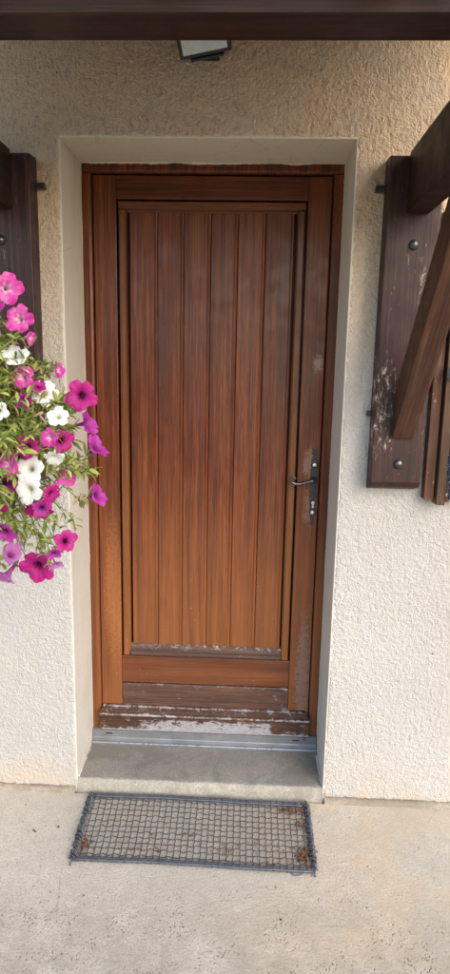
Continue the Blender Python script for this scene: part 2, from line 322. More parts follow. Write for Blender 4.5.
# ------------------------------------------------------------------ mesh helpers
def link(name, me, mat, parent=None, kind=None, label=None, cat=None, group=None, smooth=False):
    o = bpy.data.objects.new(name, me); COL.objects.link(o)
    if mat is not None and not me.materials: me.materials.append(mat)
    if parent is not None: o.parent = parent
    if smooth:
        for p_ in me.polygons: p_.use_smooth = True
    tag(o, kind, label, cat, group); return o
def tag(o, kind=None, label=None, cat=None, group=None):
    if kind: o['kind'] = kind
    if label: o['label'] = label
    if cat: o['category'] = cat
    if group: o['group'] = group
def thing(name, loc, label, cat, group=None):
    o = bpy.data.objects.new(name, None); o.empty_display_size = .05; COL.objects.link(o); o.location = loc
    tag(o, None, label, cat, group); o['_inv'] = 0; del o['_inv']; return o
class MB:
    """collects faces in world coordinates; build() shifts them to the parent's base"""
    def __init__(s): s.v = []; s.f = []
    def add(s, vs, fs):
        n = len(s.v); s.v += [tuple(x) for x in vs]; s.f += [tuple(i+n for i in f) for f in fs]; return s
    def box(s, a, b, mat=None):
        x0, y0, z0 = a; x1, y1, z1 = b
        vs = [Vector(c) for c in ((x0,y0,z0),(x1,y0,z0),(x1,y1,z0),(x0,y1,z0),(x0,y0,z1),(x1,y0,z1),(x1,y1,z1),(x0,y1,z1))]
        if mat is not None: vs = [mat @ c for c in vs]
        return s.add(vs, [(0,3,2,1),(4,5,6,7),(0,1,5,4),(1,2,6,5),(2,3,7,6),(3,0,4,7)])
    def prism(s, prof, axis, a, b, seg=1):
        """closed profile swept along an axis; prof holds the two other coordinates in order"""
        n = len(prof); vs = []
        for k in range(seg+1):
            q = a+(b-a)*k/seg
            for (m, o) in prof:
                vs.append({0: (q, m, o), 1: (m, q, o), 2: (m, o, q)}[axis])
        fs = []
        for k in range(seg):
            for i in range(n):
                j = (i+1) % n; fs.append((k*n+i, k*n+j, (k+1)*n+j, (k+1)*n+i))
        fs += [tuple(range(n-1, -1, -1)), tuple(range(seg*n, seg*n+n))]
        return s.add(vs, fs)
    def tube(s, pts, r, n=8, cap=True, r1=None):
        pts = [Vector(q) for q in pts]; m = len(pts); vs = []; last = None
        for i, q in enumerate(pts):
            t = (pts[min(i+1, m-1)]-pts[max(i-1, 0)]).normalized()
            if last is None: a = t.orthogonal().normalized()
            else: a = (last-t*last.dot(t)).normalized()
            last = a; b = t.cross(a); rr = r if r1 is None else r+(r1-r)*i/(m-1)
            if isinstance(r, (list, tuple)): rr = r[i]
            for k in range(n):
                w_ = 2*math.pi*k/n; vs.append(q+a*rr*math.cos(w_)+b*rr*math.sin(w_))
        fs = [(i*n+k, i*n+(k+1) % n, (i+1)*n+(k+1) % n, (i+1)*n+k) for i in range(m-1) for k in range(n)]
        if cap: fs += [tuple(range(n-1, -1, -1)), tuple(range((m-1)*n, m*n))]
        return s.add(vs, fs)
    def lathe(s, prof, n=16, mat=None):
        vs = [Vector((r*math.cos(2*math.pi*k/n), r*math.sin(2*math.pi*k/n), z)) for r, z in prof for k in range(n)]
        if mat is not None: vs = [mat @ c for c in vs]
        m = len(prof)
        fs = [(i*n+k, i*n+(k+1) % n, (i+1)*n+(k+1) % n, (i+1)*n+k) for i in range(m-1) for k in range(n)]
        fs += [tuple(range(n-1, -1, -1)), tuple(range((m-1)*n, m*n))]
        return s.add(vs, fs)
    def build(s, name, mat, parent=None, bevel=0, smooth=False, **kw):
        off = world_of(parent) if parent is not None else Vector((0, 0, 0))
        me = bpy.data.meshes.new(name); me.from_pydata([tuple(Vector(c)-off) for c in s.v], [], s.f)
        bm = bmesh.new(); bm.from_mesh(me)
        bmesh.ops.recalc_face_normals(bm, faces=bm.faces)
        if bevel:
            ed = [e for e in bm.edges if len(e.link_faces) == 2 and e.calc_face_angle(0) > .6]
            bmesh.ops.bevel(bm, geom=ed, offset=bevel, segments=2, affect='EDGES', profile=.6)
        bm.to_mesh(me); bm.free(); me.update()
        return link(name, me, mat, parent, smooth=smooth, **kw)
def world_of(o):
    v = Vector((0, 0, 0))
    while o is not None: v += o.location; o = o.parent
    return v
def smooth_by_angle(o, a=35):
    for p_ in o.data.polygons: p_.use_smooth = True
    o.data.set_sharp_from_angle(angle=R(a)) if hasattr(o.data, 'set_sharp_from_angle') else None

YF = .237                      # plane of the door frame, set back in the wall
ZS = .053                      # top of the doorstep
OX, OZ = .44, 2.181            # half width and head of the opening

# ------------------------------------------------------------------ ground
def ground():
    m = MB(); m.box((-40, -60, -.6), (40, 40, -.025)); m.build('ground', M['lawn'], kind='structure')
    m = MB(); m.box((-6, -9, -.30), (6, -.0125, 0)); o = m.build('terrace', M['slab'], kind='structure', bevel=.006)
ground()

# ------------------------------------------------------------------ house wall
wall = thing('house_wall', (0, .15, 0), 'cream roughcast house wall around the recessed brown door', 'wall')
m = MB()
m.box((-3.2, .012, -.2), (-.4505, .32, 3.3)); m.box((.4505, .012, -.2), (3.2, .32, 3.3)); m.box((-.4505, .012, OZ+.0105), (.4505, .32, 3.3))
m.box((-3.2, 0, -.2), (-.95, .0118, 3.3)); m.box((1.10, 0, -.2), (3.2, .0118, 3.3)); m.box((-.95, 0, 2.66), (1.10, .0118, 3.3))
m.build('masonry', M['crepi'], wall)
def rough_coat():
    def span(a, b, st=.0040):
        n = max(1, round((b-a)/st)); return [a+(b-a)*i/n for i in range(n)]
    XL, XR, ZO = -.4445, .4445, OZ+.0045
    gx = span(-.949, XL)+span(XL, XR)+span(XR, 1.099)+[1.099]
    gz = span(.018, ZO)+span(ZO, 2.659)+[2.659]
    iL = gx.index(XL); iR = gx.index(XR); jO = gz.index(ZO); nx = len(gx); vs = []; fs = []
    for j, z in enumerate(gz):
        for i, x in enumerate(gx):
            n1 = noise.noise(Vector((x*104, z*74, 3.1))); n2 = noise.noise(Vector((x*165, z*140, 9.3))); n3 = noise.noise(Vector((x*4, z*4, 1.)))
            n4 = noise.noise(Vector((x*34, z*26, 5.)))
            h = .0016+max(-.35, n1)*.0026+n2*.0026+n3*.0015+n4*.0009
            ed = min(x+.949, 1.099-x, 2.659-z)
            if z < ZO+.004: ed = min(ed, abs(abs(x)-.4445))
            if abs(x) < .4485: ed = min(ed, abs(z-ZO)) if z >= ZO else ed
            h *= min(1, .2+max(0, ed)/.007)
            zz = z; xx = x
            if j == 0: zz += .007*noise.noise(Vector((x*18, 0, 7)))+.004*noise.noise(Vector((x*70, 0, 2)))
            if i in (iL, iR) and j <= jO: xx += .0022*noise.noise(Vector((z*40, 5, 2)))
            if j == jO and iL <= i <= iR: zz += .002*noise.noise(Vector((x*40, 8, 2)))
            vs.append((xx, -.0008-max(0, h), zz))
    hole = lambda i, j: iL <= i < iR and j < jO
    for j in range(len(gz)-1):
        for i in range(nx-1):
            if not hole(i, j): fs.append((j*nx+i, j*nx+i+1, (j+1)*nx+i+1, (j+1)*nx+i))
    def skirt(ids):
        k = len(vs)
        for q in ids: vs.append((vs[q][0], .0118, vs[q][2]))
        for a in range(len(ids)-1): fs.append((ids[a], k+a, k+a+1, ids[a+1]))
    skirt([i for i in range(iL+1)]); skirt([i for i in range(iR, nx)])
    skirt([j*nx+iL for j in range(jO+1)]+[jO*nx+i for i in range(iL+1, iR+1)]+[j*nx+iR for j in range(jO-1, -1, -1)])
    return vs, fs
m = MB(); m.v, m.f = rough_coat()
me = bpy.data.meshes.new('roughcast_coat'); me.from_pydata([tuple(Vector(c)-Vector((0, .15, 0))) for c in m.v], [], m.f); me.update()
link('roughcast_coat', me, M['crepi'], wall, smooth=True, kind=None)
m = MB()
m.box((-.4500, -.0012, ZS-.09), (-OX, .262, OZ)); m.box((OX, -.0012, ZS-.09), (.4500, .262, OZ)); m.box((-.4500, -.0012, OZ), (.4500, .262, OZ+.010))
m.build('reveal', M['reveal'], wall, bevel=.0022)
# uneven bead of filler where the plaster meets the door frame
def filler(a, b, r0, fq=28):
    m = MB(); pts = []; rs = []
    n = int((b-a).length/.006)
    for i in range(n+1):
        q = a+(b-a)*i/n; w_ = noise.noise(q*fq)+.5*noise.noise(q*90)
        pts.append(q); rs.append(max(.0006, r0*(.55+1.1*w_)))
    m.tube(pts, rs, 6); m.build('filler_bead', M['reveal'], wall, smooth=True)
filler(Vector((-OX, YF-.001, OZ-.0005)), Vector((OX, YF-.001, OZ-.0005)), .0042, 13)
filler(Vector((-OX, YF-.001, ZS)), Vector((-OX, YF-.001, OZ)), .0016, 9); filler(Vector((OX, YF-.001, ZS)), Vector((OX, YF-.001, OZ)), .0017, 9)
filler(Vector((-.4365, .19, ZS)), Vector((-.4385, .005, ZS)), .004); filler(Vector((.4365, .19, ZS)), Vector((.4385, .005, ZS)), .0045)
# rough mortar strip between wall and terrace
def base_strip(x0, x1):
    m = MB(); n = int((x1-x0)/.02); vs = []; fs = []
    for i in range(n+1):
        x = x0+(x1-x0)*i/n; q = noise.noise(Vector((x*16, 1, 1)))*.004
        vs += [(x, .011, .017+q), (x, -.007+q, .015+q), (x, -.016-q*.8, .010), (x, -.020+q*1.5, -.02)]
    for i in range(n):
        for k in range(3): fs.append((i*4+k, i*4+k+1, i*4+k+5, i*4+k+4))
    m.add(vs, fs); o = m.build('mortar_base', M['mortar'], wall, smooth=True)
base_strip(-1.6, -.447); base_strip(.447, 1.6)

# ------------------------------------------------------------------ doorstep
st = thing('doorstep', (0, .1, 0), 'worn grey concrete doorstep in the recess below the door', 'doorstep')
def step_mesh(mb, prof_front):
    n = 60; vs = []; fs = []
    for i in range(n+1):
        x = -OX+.0015+(2*OX-.003)*i/n
        a = .0018*noise.noise(Vector((x*9, 0, 0)))+.0022*noise.noise(Vector((x*40, 4, 0)))
        row = [(YF+.01, ZS), (.10, ZS-.0006), (.012, ZS-.0012), (.002+a, ZS-.003+a), (-.004+a, ZS-.010), (-.0075+a*1.3, ZS-.022), (-.0095+a, .012), (-.0118, -.05), (YF+.01, -.05)]
        vs += [(x, y, z) for y, z in row]; k = len(row)
    for i in range(n):
        for j in range(k-1): fs.append((i*k+j, i*k+j+1, (i+1)*k+j+1, (i+1)*k+j))
    mb.add(vs, fs)
m = MB(); step_mesh(m, None); o = m.build('step_slab', M['step'], st, smooth=True)
o.data.materials.append(M['step_front'])
for p_ in o.data.polygons:
    if p_.center.y+.1 < .004: p_.material_index = 1

# ------------------------------------------------------------------ door
door = thing('entrance_door', (0, YF+.03, ZS), 'brown varnished wooden door with upright boards and flaking foot', 'door')
def bx(name, a, b, mat, bevel=.002, parent=None, **kw):
    m = MB(); m.box(a, b); return m.build(name, mat, parent or door, bevel=bevel, **kw)
# frame: jambs and head, with a rounded inner edge
FI = .406
fr = MB()
for s in (-1, 1):
    prof = [(s*(OX-.0008), YF), (s*(FI+.010), YF), (s*(FI+.003), YF+.003), (s*FI, YF+.010), (s*FI, YF+.07), (s*(OX-.0008), YF+.07)]
    fr.prism([(a, b) for a, b in prof], 2, ZS+.001, OZ-.033)
fr.prism([(YF, OZ-.001), (YF, OZ-.022), (YF+.003, OZ-.029), (YF+.010, OZ-.0325), (YF+.07, OZ-.0325), (YF+.07, OZ-.001)], 0, -(OX-.0008), OX-.0008)
fro = fr.build('door_frame', M['wv'], door)
YL = YF+.006                                   # leaf front
ZT = 2.143; SI = .324                          # top of leaf, inner edge of stiles
bx('stile', (-.4025, YL, .095), (-SI, YL+.05, ZT), M['wv'], .003)
bx('stile', (SI, YL, .095), (.4025, YL+.05, ZT), M['wv'], .003)
bx('top_rail', (-SI+.0006, YL+.0008, 2.068), (SI-.0006, YL+.05, ZT), M['wh'], .003)
bx('bottom_rail', (-SI+.0006, YL+.0008, .302), (SI-.0006, YL+.05, .412), M['wh'], .003)
bx('kick_board', (-SI+.0006, YL-.001, .196), (SI-.0006, YL+.05, .2985), M['wweather'], .004)
bx('backing_board', (-.4056, YL+.0505, .10), (.4056, YL+.056, 2.1475), M['groove'], 0)
# moulding: four strips round the panel, standing in grooves
def mould(kind):
    x0, x1, z0, z1 = -.3165, .3165, .4165, 2.062
    wdt = .0275
    if kind == 'L': return [(x0, YL+.014), (x0, YL+.001), (x0+.003, YL-.003), (x0+wdt-.006, YL-.003), (x0+wdt-.001, YL+.003), (x0+wdt, YL+.009), (x0+wdt, YL+.034), (x0, YL+.034)]
for s in (-1, 1):
    pr = [(-s*a, b) for a, b in mould('L')]
    mm = MB(); mm.prism(pr, 2, .4168, 2.0332); o = mm.build('moulding', M['wmould'], door, bevel=.0008)
tp = [(YL+.03, 2.062), (YL+.001, 2.062), (YL-.003, 2.059), (YL-.003, 2.041), (YL+.003, 2.035), (YL+.009, 2.034), (YL+.012, 2.028), (YL+.03, 2.028)]
mm = MB(); mm.prism(tp, 0, -.3165, .3165); mm.build('moulding', M['wmould_h'], door, bevel=.0008)
bt = [(YL+.03, .4165), (YL-.006, .4165), (YL-.008, .422), (YL-.005, .432), (YL+.002, .438), (YL+.004, .447), (YL+.011, .4585), (YL+.03, .4590)]
mm = MB(); mm.prism(bt, 0, -.2882, .2882); mm.build('moulding', M['wweather'], door, bevel=.0008)
# six upright boards with a bead along one edge
xs = [-.282, -.1845, -.0935, -.0005, .0920, .1860, .2840]
YP = YL+.0135
for i in range(6):
    a, b = xs[i]+.0005, xs[i+1]-.0005; e = .0035
    prof = [(a, YP+.02), (a, YP+.003), (a+.002, YP), (b-.0125, YP), (b-.0112, YP+.0022), (b-.0098, YP+.0022), (b-.0085, YP+.0004), (b-.004, YP), (b-.0008, YP+.002), (b, YP+.0045), (b, YP+.02)]
    mm = MB(); mm.prism(prof, 2, .448, 2.036); mm.build('board', M['wv'], door)
# weather bar
wb = [(YL+.01, .2085), (YL-.004, .2085), (YL-.0125, .2055), (YL-.013, .2030), (YL-.015, .2005), (YL-.0285, .1880), (YL-.0335, .1850), (YL-.0355, .1800), (YL-.0345, .1755), (YL-.0290, .1735), (YL-.0290, .1160), (YL-.027, .1120), (YL+.01, .112)]
mm = MB(); n = 60; nb = len(wb)
for i in range(n+1):
    for y, z in wb:
        xe = .4085-(max(0, z-.186)/.02)*.012; x = -xe+(2*xe-.003)*i/n
        mm.v.append((x, y+.0006*noise.noise(Vector((x*30, z*90, 0))), z+.0008*noise.noise(Vector((x*22, 3, z*30)))))
for i in range(n):
    for k in range(nb): mm.f.append((i*nb+k, i*nb+(k+1) % nb, (i+1)*nb+(k+1) % nb, (i+1)*nb+k))
mm.f += [tuple(range(nb)), tuple(range(n*nb, n*nb+nb))]
mm.build('weather_bar', M['wbar'], door)
# aluminium threshold
th = [(YF+.06, .052), (YF+.06, .1105), (YL-.018, .1105), (YL-.025, .107), (YL-.0265, .0800), (YL-.0285, .0765), (YL-.0300, .0660), (YL-.036, .0640), (YL-.040, .0615), (YL-.0405, .0535)]
mm = MB(); mm.prism(th, 0, -.4380, .4380); thr = mm.build('threshold', M['alu'], door, bevel=.0006)
mm = MB(); mm.tube([(-.437, YL-.0385, .0625), (.437, YL-.0385, .0625)], .0022, 6); mm.build('lip_highlight', M['alu2'], thr)  # threshold lip, its highlight put into a brighter aluminium colour
for x in (-.372, .358):
    mm = MB(); mm.box((x-.013, YL-.0268, .0925), (x+.013, YL-.024, .0975)); mm.build('drain_slot', M['rubber'], thr, bevel=.0008)
mm = MB(); mm.box((.388, YL-.0268, .098), (.393, YL-.024, .109)); mm.build('drain_slot', M['rubber'], thr, bevel=.0008)

# handle: long forged backplate with a lever
hx = .3845; yb = YL
def plate_outline():
    pts = [(.0, 1.236), (.0075, 1.234), (.0060, 1.226), (.0100, 1.219), (.0065, 1.207), (.0095, 1.198), (.0125, 1.186), (.0105, 1.176), (.0075, 1.170),
           (.0125, 1.163), (.0145, 1.150), (.0140, 1.110), (.0140, 1.060), (.0125, 1.030), (.0075, 1.020), (.0125, 1.011), (.0125, .998), (.0070, .990), (.0090, .980), (.0050, .968), (.0080, .958), (.0030, .952), (0, .949)]
    return pts
po = plate_outline()
ring = [(hx+a, z) for a, z in po]+[(hx-a, z) for a, z in reversed(po[1:-1])]
mm = MB(); mm.prism([(x, z) for x, z in ring], 1, yb-.0030, yb+.001); handle = mm.build('handle', M['iron'], door, bevel=.0006)
YM = Matrix.Rotation(R(90), 4, 'X')            # lathe axis towards the viewer (-y)
def knob(name, x, z, prof, mat, n=18):
    mm = MB(); mm.lathe(prof, n, Matrix.Translation((x, yb-.003, z)) @ YM); return mm.build(name, mat, handle, smooth=False)
knob('rosette', hx, 1.176, [(.0125, 0), (.0125, .002), (.009, .0035), (.009, .001), (.001, .001)], M['iron'])
knob('screw', hx, 1.176, [(.0085, .0002), (.0082, .003), (.006, .0045), (.001, .005)], M['steel'])
knob('rosette', hx, 1.000, [(.0125, 0), (.0125, .002), (.009, .0035), (.009, .001), (.001, .001)], M['iron'])
knob('screw', hx, 1.000, [(.0088, .0002), (.0085, .003), (.006, .0045), (.001, .005)], M['steel'])
mm = MB(); mm.lathe([(.0062, 0), (.0062, .0028), (.001, .003)], 14, Matrix.Translation((hx, yb-.003, 1.036)) @ YM)
mm.box((hx-.0032, yb-.0056, 1.018), (hx+.0032, yb-.0029, 1.033)); mm.build('keyhole', M['steel'], handle)
knob('hub', hx, 1.121, [(.0125, 0), (.0125, .006), (.009, .010), (.0085, .030), (.001, .031)], M['iron'])
LV = [(hx+.004, yb-.034, 1.122), (hx-.008, yb-.036, 1.123), (hx-.022, yb-.036, 1.119), (hx-.040, yb-.036, 1.113), (hx-.057, yb-.036, 1.110), (hx-.070, yb-.036, 1.111), (hx-.081, yb-.036, 1.116), (hx-.086, yb-.036, 1.125), (hx-.083, yb-.036, 1.133), (hx-.075, yb-.036, 1.136), (hx-.069, yb-.036, 1.131), (hx-.071, yb-.036, 1.125)]
mm = MB(); mm.tube(LV, [.0062, .0062, .0058, .0056, .0056, .0056, .0054, .005, .0046, .0042, .0038, .003], 10); mm.build('lever', M['iron2'], handle, smooth=True)

# ------------------------------------------------------------------ canopy brackets
def bolt_head(mb, x, y, z, r=.015):
    mb.lathe([(r*1.0, 0), (r*.98, .003), (r*.8, .008), (r*.45, .0115), (.001, .0125)], 16, Matrix.Translation((x, y, z)) @ YM)
def bracket(label, x0, x1, ax0, ax1, peg_side):
    """wall plate x0..x1, arm and brace ax0..ax1"""
    t = thing('canopy_bracket', ((x0+x1)/2, 0, 1.142), label, 'bracket', 'timber brackets holding up the porch canopy')
    T = .07
    prof = [(0, 1.142), (-T+.012, 1.158), (-T, 1.176), (-T, 2.108), (-T+.008, 2.118), (0, 2.122)]
    mm = MB(); mm.prism([(y-.0035, z) for y, z in prof], 0, x0, x1, 1); wp = mm.build('wall_plate', M['brk'] if x0 > 0 else M['brk_l'], t, bevel=.004)
    xm = .609 if x0 > 0 else -.6045
    for z in (1.876, 1.234):
        mm = MB(); bolt_head(mm, xm, -T-.0035, z); mm.build('bolt', M['iron2'], wp, smooth=True)
    px = x0 if peg_side < 0 else x1
    for z in (2.040, 1.384):
        ln = .028 if z > 2 else .014
        mm = MB(); mm.box((px+peg_side*ln if peg_side < 0 else px-.01, -.026, z-.0085), (px+.01 if peg_side < 0 else px+peg_side*ln, -.006, z+.0085)); mm.build('peg', M['iron'], t, bevel=.002)
    # arm, running out from the wall under the beam
    mm = MB(); mm.prism([(-T-.0037, 1.962), (-.800, 1.962), (-.860, 2.010), (-.880, 2.060), (-.880, 2.126), (-T-.0037, 2.126)], 0, ax0, ax1)
    mm.build('arm', M['raf'], t, bevel=.004)
    a = math.atan2(1.12, 1); s_ = 1.12
    y0 = -T-.0037
    z0, z1 = 1.312, 1.449
    ya = y0-(1.9615-z0)/s_; yb_ = y0-(1.9615-z1)/s_
    mm = MB(); mm.prism([(y0, z0+.002), (y0-.008, z0), (ya, 1.9615), (yb_, 1.9615), (y0, z1)], 0, ax0+.001, ax1-.001)
    br = mm.build('brace', M['brace'], t, bevel=.004)
    fi = math.atan2(.666, .746); br.data.transform(Matrix.Rotation(-fi, 4, 'X')); br.rotation_euler.x = fi
    return t
bracket('dark timber bracket right of the door, pale flakes beside its slanting brace', .527, .681, .581, .648, -1)
bracket('dark timber bracket left of the door, partly hidden behind the petunias', -.667, -.511, -.637, -.565, 1)

# ------------------------------------------------------------------ canopy roof
cr = thing('canopy_roof', (0, -.744, 2.128), 'dark brown timber canopy above the door, its beam crossing the top', 'canopy')
mm = MB(); mm.box((-.84, -.795, 2.1285), (.86, -.694, 2.262)); mm.build('beam', M['beamw'], cr, bevel=.004)
SL = math.tan(R(30))
def rz(y): return 2.262+(y+.744)*SL
for x in (-.74, -.37, 0., .37, .76):
    mm = MB(); mm.prism([(y, rz(y)+dz) for y, dz in ((-.003, .012), (-.93, .012), (-.93, .085), (-.003, .085))], 0, x-.035, x+.035); mm.build('rafter', M['raf'], cr, bevel=.003)
k = 0; y = -.006
while y > -.95:
    y2 = max(y-.118, -.965)
    mm = MB(); mm.prism([(y-.0012, rz(y)+.0862), (y2, rz(y2)+.0862), (y2, rz(y2)+.104), (y-.0012, rz(y)+.104)], 0, -.86, .88); mm.build('roof_board', M['soffit'], cr, bevel=.001)
    y -= .12
# barrel tiles in rows
mm = MB(); n = 240; vs = []; fs = []
rows = [-.008, -.25, -.50, -.75, -.99]
for ri in range(4):
    b = len(vs)
    for i in range(n+1):
        x = -.89+1.80*i/n; h = .030*abs(math.sin(math.pi*x/.20))
        vs += [(x, rows[ri], rz(rows[ri])+.110+h), (x, rows[ri+1]-.03, rz(rows[ri+1]-.03)+.122+h), (x, rows[ri+1]-.03, rz(rows[ri+1]-.03)+.110+h*.9)]
    for i in range(n):
        for q in range(2): fs.append((b+i*3+q, b+i*3+q+1, b+i*3+q+4, b+i*3+q+3))
mm.add(vs, fs); mm.build('roof_tiles', M['tile'], cr, kind='stuff')

# ------------------------------------------------------------------ floodlight under the canopy
LT_ = Vector((-.010, -.070, 2.424))
fl = thing('floodlight', tuple(LT_), 'small black floodlight with pale glass under the canopy beam', 'lamp')
RM = Matrix.Translation(LT_) @ Euler((R(34), R(-9), R(-4))).to_matrix().to_4x4() @ Matrix.Diagonal((.90, 1, .9, 1))
mm = MB(); mm.box((-.082, -.022, -.052), (.082, .022, .058), RM); hs = mm.build('housing', M['black'], fl, bevel=.004)
mm = MB(); mm.box((-.070, -.0245, -.041), (.070, -.0215, .050), RM); mm.build('lamp_glass', M['glass'], fl, bevel=.0008)
mm = MB()
for i in range(7): mm.box((-.066+i*.021, .0225, -.045), (-.061+i*.021, .034, .05), RM)
mm.build('cooling_fins', M['black'], fl)
mm = MB(); mm.box((-.030, -.050, 2.385), (.034, -.003, 2.44)); mm.build('mounting_arm', M['black'], fl, bevel=.003)
mm = MB(); mm.box((-.050, -.0255, -.062), (.056, .010, -.0525), RM); mm.build('lower_lip', M['black'], fl, bevel=.003)

# ------------------------------------------------------------------ shutter folded back on the wall, right of the bracket
sh = thing('window_shutter', (.83, 0, 1.112), 'weathered brown wooden window shutter edge right of the bracket', 'shutter')
def sboard(x0, x1, y0, y1, z0, z1, mat, lab=None):
    mm = MB(); mm.box((x0, y0, z0), (x1, y1, z1)); return mm.build('board', mat, sh, bevel=.002, label=lab)
sboard(.703, .733, -.045, -.006, 1.118, 1.98, M['shut'], 'reddish brown outer board')
sboard(.7385, .765, -.060, -.006, 1.104, 1.99, M['shut2'], 'faded light brown board')
for i in range(5): sboard(.772+i*.062, .832+i*.062, -.038, -.006, 1.110, 1.98, M['shut'])
mm = MB(); mm.box((.738, -.0785, 1.497), (.80, -.0605, 1.530)); mm.box((.739, -.094, 1.492), (.752, -.0786, 1.535)); mm.build('shutter_catch', M['galv'], sh, bevel=.002)
um = thing('folded_umbrella', (.772, -.085, 1.12), 'folded navy umbrella with white specks hanging at the right edge', 'umbrella')
mm = MB(); pts = []; rs = []
for i in range(30):
    q = i/29; pts.append((.7655+.004*math.sin(q*9), -.092, 1.365-q*.235)); rs.append(.003+.006*math.sin(math.pi*min(1, q*.98))**.6+.0015*math.sin(q*60))
mm.tube(pts, rs, 12); mm.build('canopy_cloth', M['navy'], um, smooth=True)
mm = MB(); pts = [(.760+.011*math.sin(a), -.098+.002*math.cos(a), 1.428+.050*math.cos(a)) for a in [i*2*math.pi/20 for i in range(21)]]
mm.tube(pts, .0022, 6); mm.build('wrist_cord', M['cord'], um, smooth=True)
mm = MB(); mm.lathe([(.003, -.011), (.008, -.006), (.008, .006), (.003, .011)], 10, Matrix.Translation((.762, -.096, 1.380))); mm.build('bead', M['bead'], um, smooth=True)
mm = MB(); mm.tube([(.7705, -.092, 1.132), (.7705, -.092, 1.112)], .0025, 8); mm.build('tip', M['steel'], um)

# ------------------------------------------------------------------ wire foot mat
mat_ = thing('wire_doormat', (0, -.185, .0), 'grey wire mesh scraper mat on the concrete before the doorstep', 'doormat')
X0, X1, Y0, Y1 = -.366, .377, -.325, -.043; ZM = .0085
def mx(u, v):   # slightly out of square
    return (X0+(X1-X0)*u-.014*v*(1-u), Y0+(Y1-Y0)*v+.004*math.sin(u*5)+(.006*math.sin(3*math.pi*v)*(1-u)**6))
NV, NH = 35, 11
for i in range(NV):
    u = (i+.7)/(NV+.4); ph = random.random()*.3; off = random.uniform(-.0008, .0008)
    pts = []
    for k in range(NH*4+1):
        v = k/(NH*4); x, y = mx(u, v); x += off+.0012*math.sin(k*math.pi/2+ph)+.005*math.sin(v*3.1+1)*(.5-u)
        z = ZM+.0024*math.cos(k*math.pi/4+(i % 2)*math.pi); pts.append((x, y, z))
    # the ends loop round the border rods
    x, y = pts[-1][:2]; end = [(x, y+.004, ZM+.007), (x, y+.011, ZM+.007), (x, y+.017, ZM), (x, y+.012, ZM-.006), (x, y+.004, ZM-.005)]
    x, y = pts[0][:2]; beg = [(x, y+.0, ZM-.006), (x, y-.010, ZM-.006), (x, y-.0165, ZM), (x, y-.011, ZM+.0085), (x, y-.003, ZM+.008)]
    mm = MB(); mm.tube(beg+pts+end, .0017, 5); mm.build('mesh_wire', M['wire2'], mat_, smooth=True)
for j in range(NH):
    v = (j+.5)/NH; pts = []
    for k in range(NV*2+1):
        u = k/(NV*2); x, y = mx(u, v); pts.append((x, y+.0012*math.sin(k*1.7+j), ZM+.0026*math.cos(k*math.pi/2+(j % 2)*math.pi)))
    mm = MB(); mm.tube(pts, .0015, 5); mm.build('mesh_wire', M['wire2'], mat_, smooth=True)
for v, offs in ((1, (.003, .0115)), (0, (-.003, -.0115))):
    for q in offs:
        pts = []
        for k in range(25):
            x, y = mx(k/24, v); pts.append((x, y+q+.0008*math.sin(k), ZM+.001))
        mm = MB(); mm.tube(pts, .0044, 8); mm.build('border_rod', M['wire'], mat_, smooth=True)
for u in (0, 1):                          # the ends: two wire spirals wound along a rod
    pts = [(mx(u, k/10)[0]+(-.004 if u == 0 else .004), mx(u, k/10)[1], ZM) for k in range(-1, 12)]
    mm = MB(); mm.tube(pts, .0034, 8); mm.build('border_rod', M['wire'], mat_, smooth=True)
    for ph in (0, 2.2):
        pts = []
        T_ = 15
        for k in range(T_*14+1):
            v = k/(T_*14)*1.06-.03; a = 2*math.pi*T_*k/(T_*14)+ph; x, y = mx(u, v)
            rr = .0092+.0016*math.sin(v*17+ph+u*3)
            pts.append((x+(-.004 if u == 0 else .004)+rr*math.cos(a), y+.002*math.sin(a*.5), ZM+.0015+rr*.82*math.sin(a)))
        mm = MB(); mm.tube(pts, .0022, 5); mm.build('spiral_wire', M['wire'], mat_, smooth=True)
mm = MB()                                 # loose wire end at the front right corner
mm.tube([(.30, -.336, .006), (.318, -.352, .004), (.335, -.353, .006), (.350, -.345, .008), (.366, -.338, .010)], .0014, 5); mm.build('loose_wire', M['wire'], mat_, smooth=True)

# dry leaf crumbs caught in and around the mat
mm = MB()
def crumb(x, y, z, s):
    e = Euler((random.uniform(-1, 1), random.uniform(-1, 1), random.random()*6)).to_matrix()
    q = [Vector((random.uniform(.5, 1)*s*math.cos(a), random.uniform(.3, .8)*s*math.sin(a), random.uniform(-.25, .25)*s)) for a in (0, 1.2, 2.3, 3.3, 4.4, 5.3)]
    mm.add([Vector((x, y, z))+e @ c for c in q], [(0, 1, 2), (0, 2, 3), (0, 3, 4), (0, 4, 5)])
for cx, cy, sx, sy, n in ((.350, -.275, .020, .028, 150), (.325, -.070, .042, .012, 100), (.355, -.135, .012, .012, 40), (-.348, -.275, .018, .022, 70), (.10, -.27, .03, .02, 16), (-.12, -.275, .03, .018, 14), (-.02, -.20, .02, .012, 12), (-.20, -.28, .03, .01, 10), (.25, -.31, .03, .006, 8)):
    for _ in range(n): crumb(random.gauss(cx, sx*.7), random.gauss(cy, sy*.7), random.uniform(.003, .013), random.uniform(.003, .0075))
for _ in range(110): crumb(random.uniform(-.37, .37), random.uniform(-.32, -.05), random.uniform(.002, .01), random.uniform(.002, .005))
o = mm.build('dry_leaf_crumbs', M['leafbit'], kind='stuff', label='brown dry leaf crumbs caught in the wire mat', cat='leaves')
mm = MB()
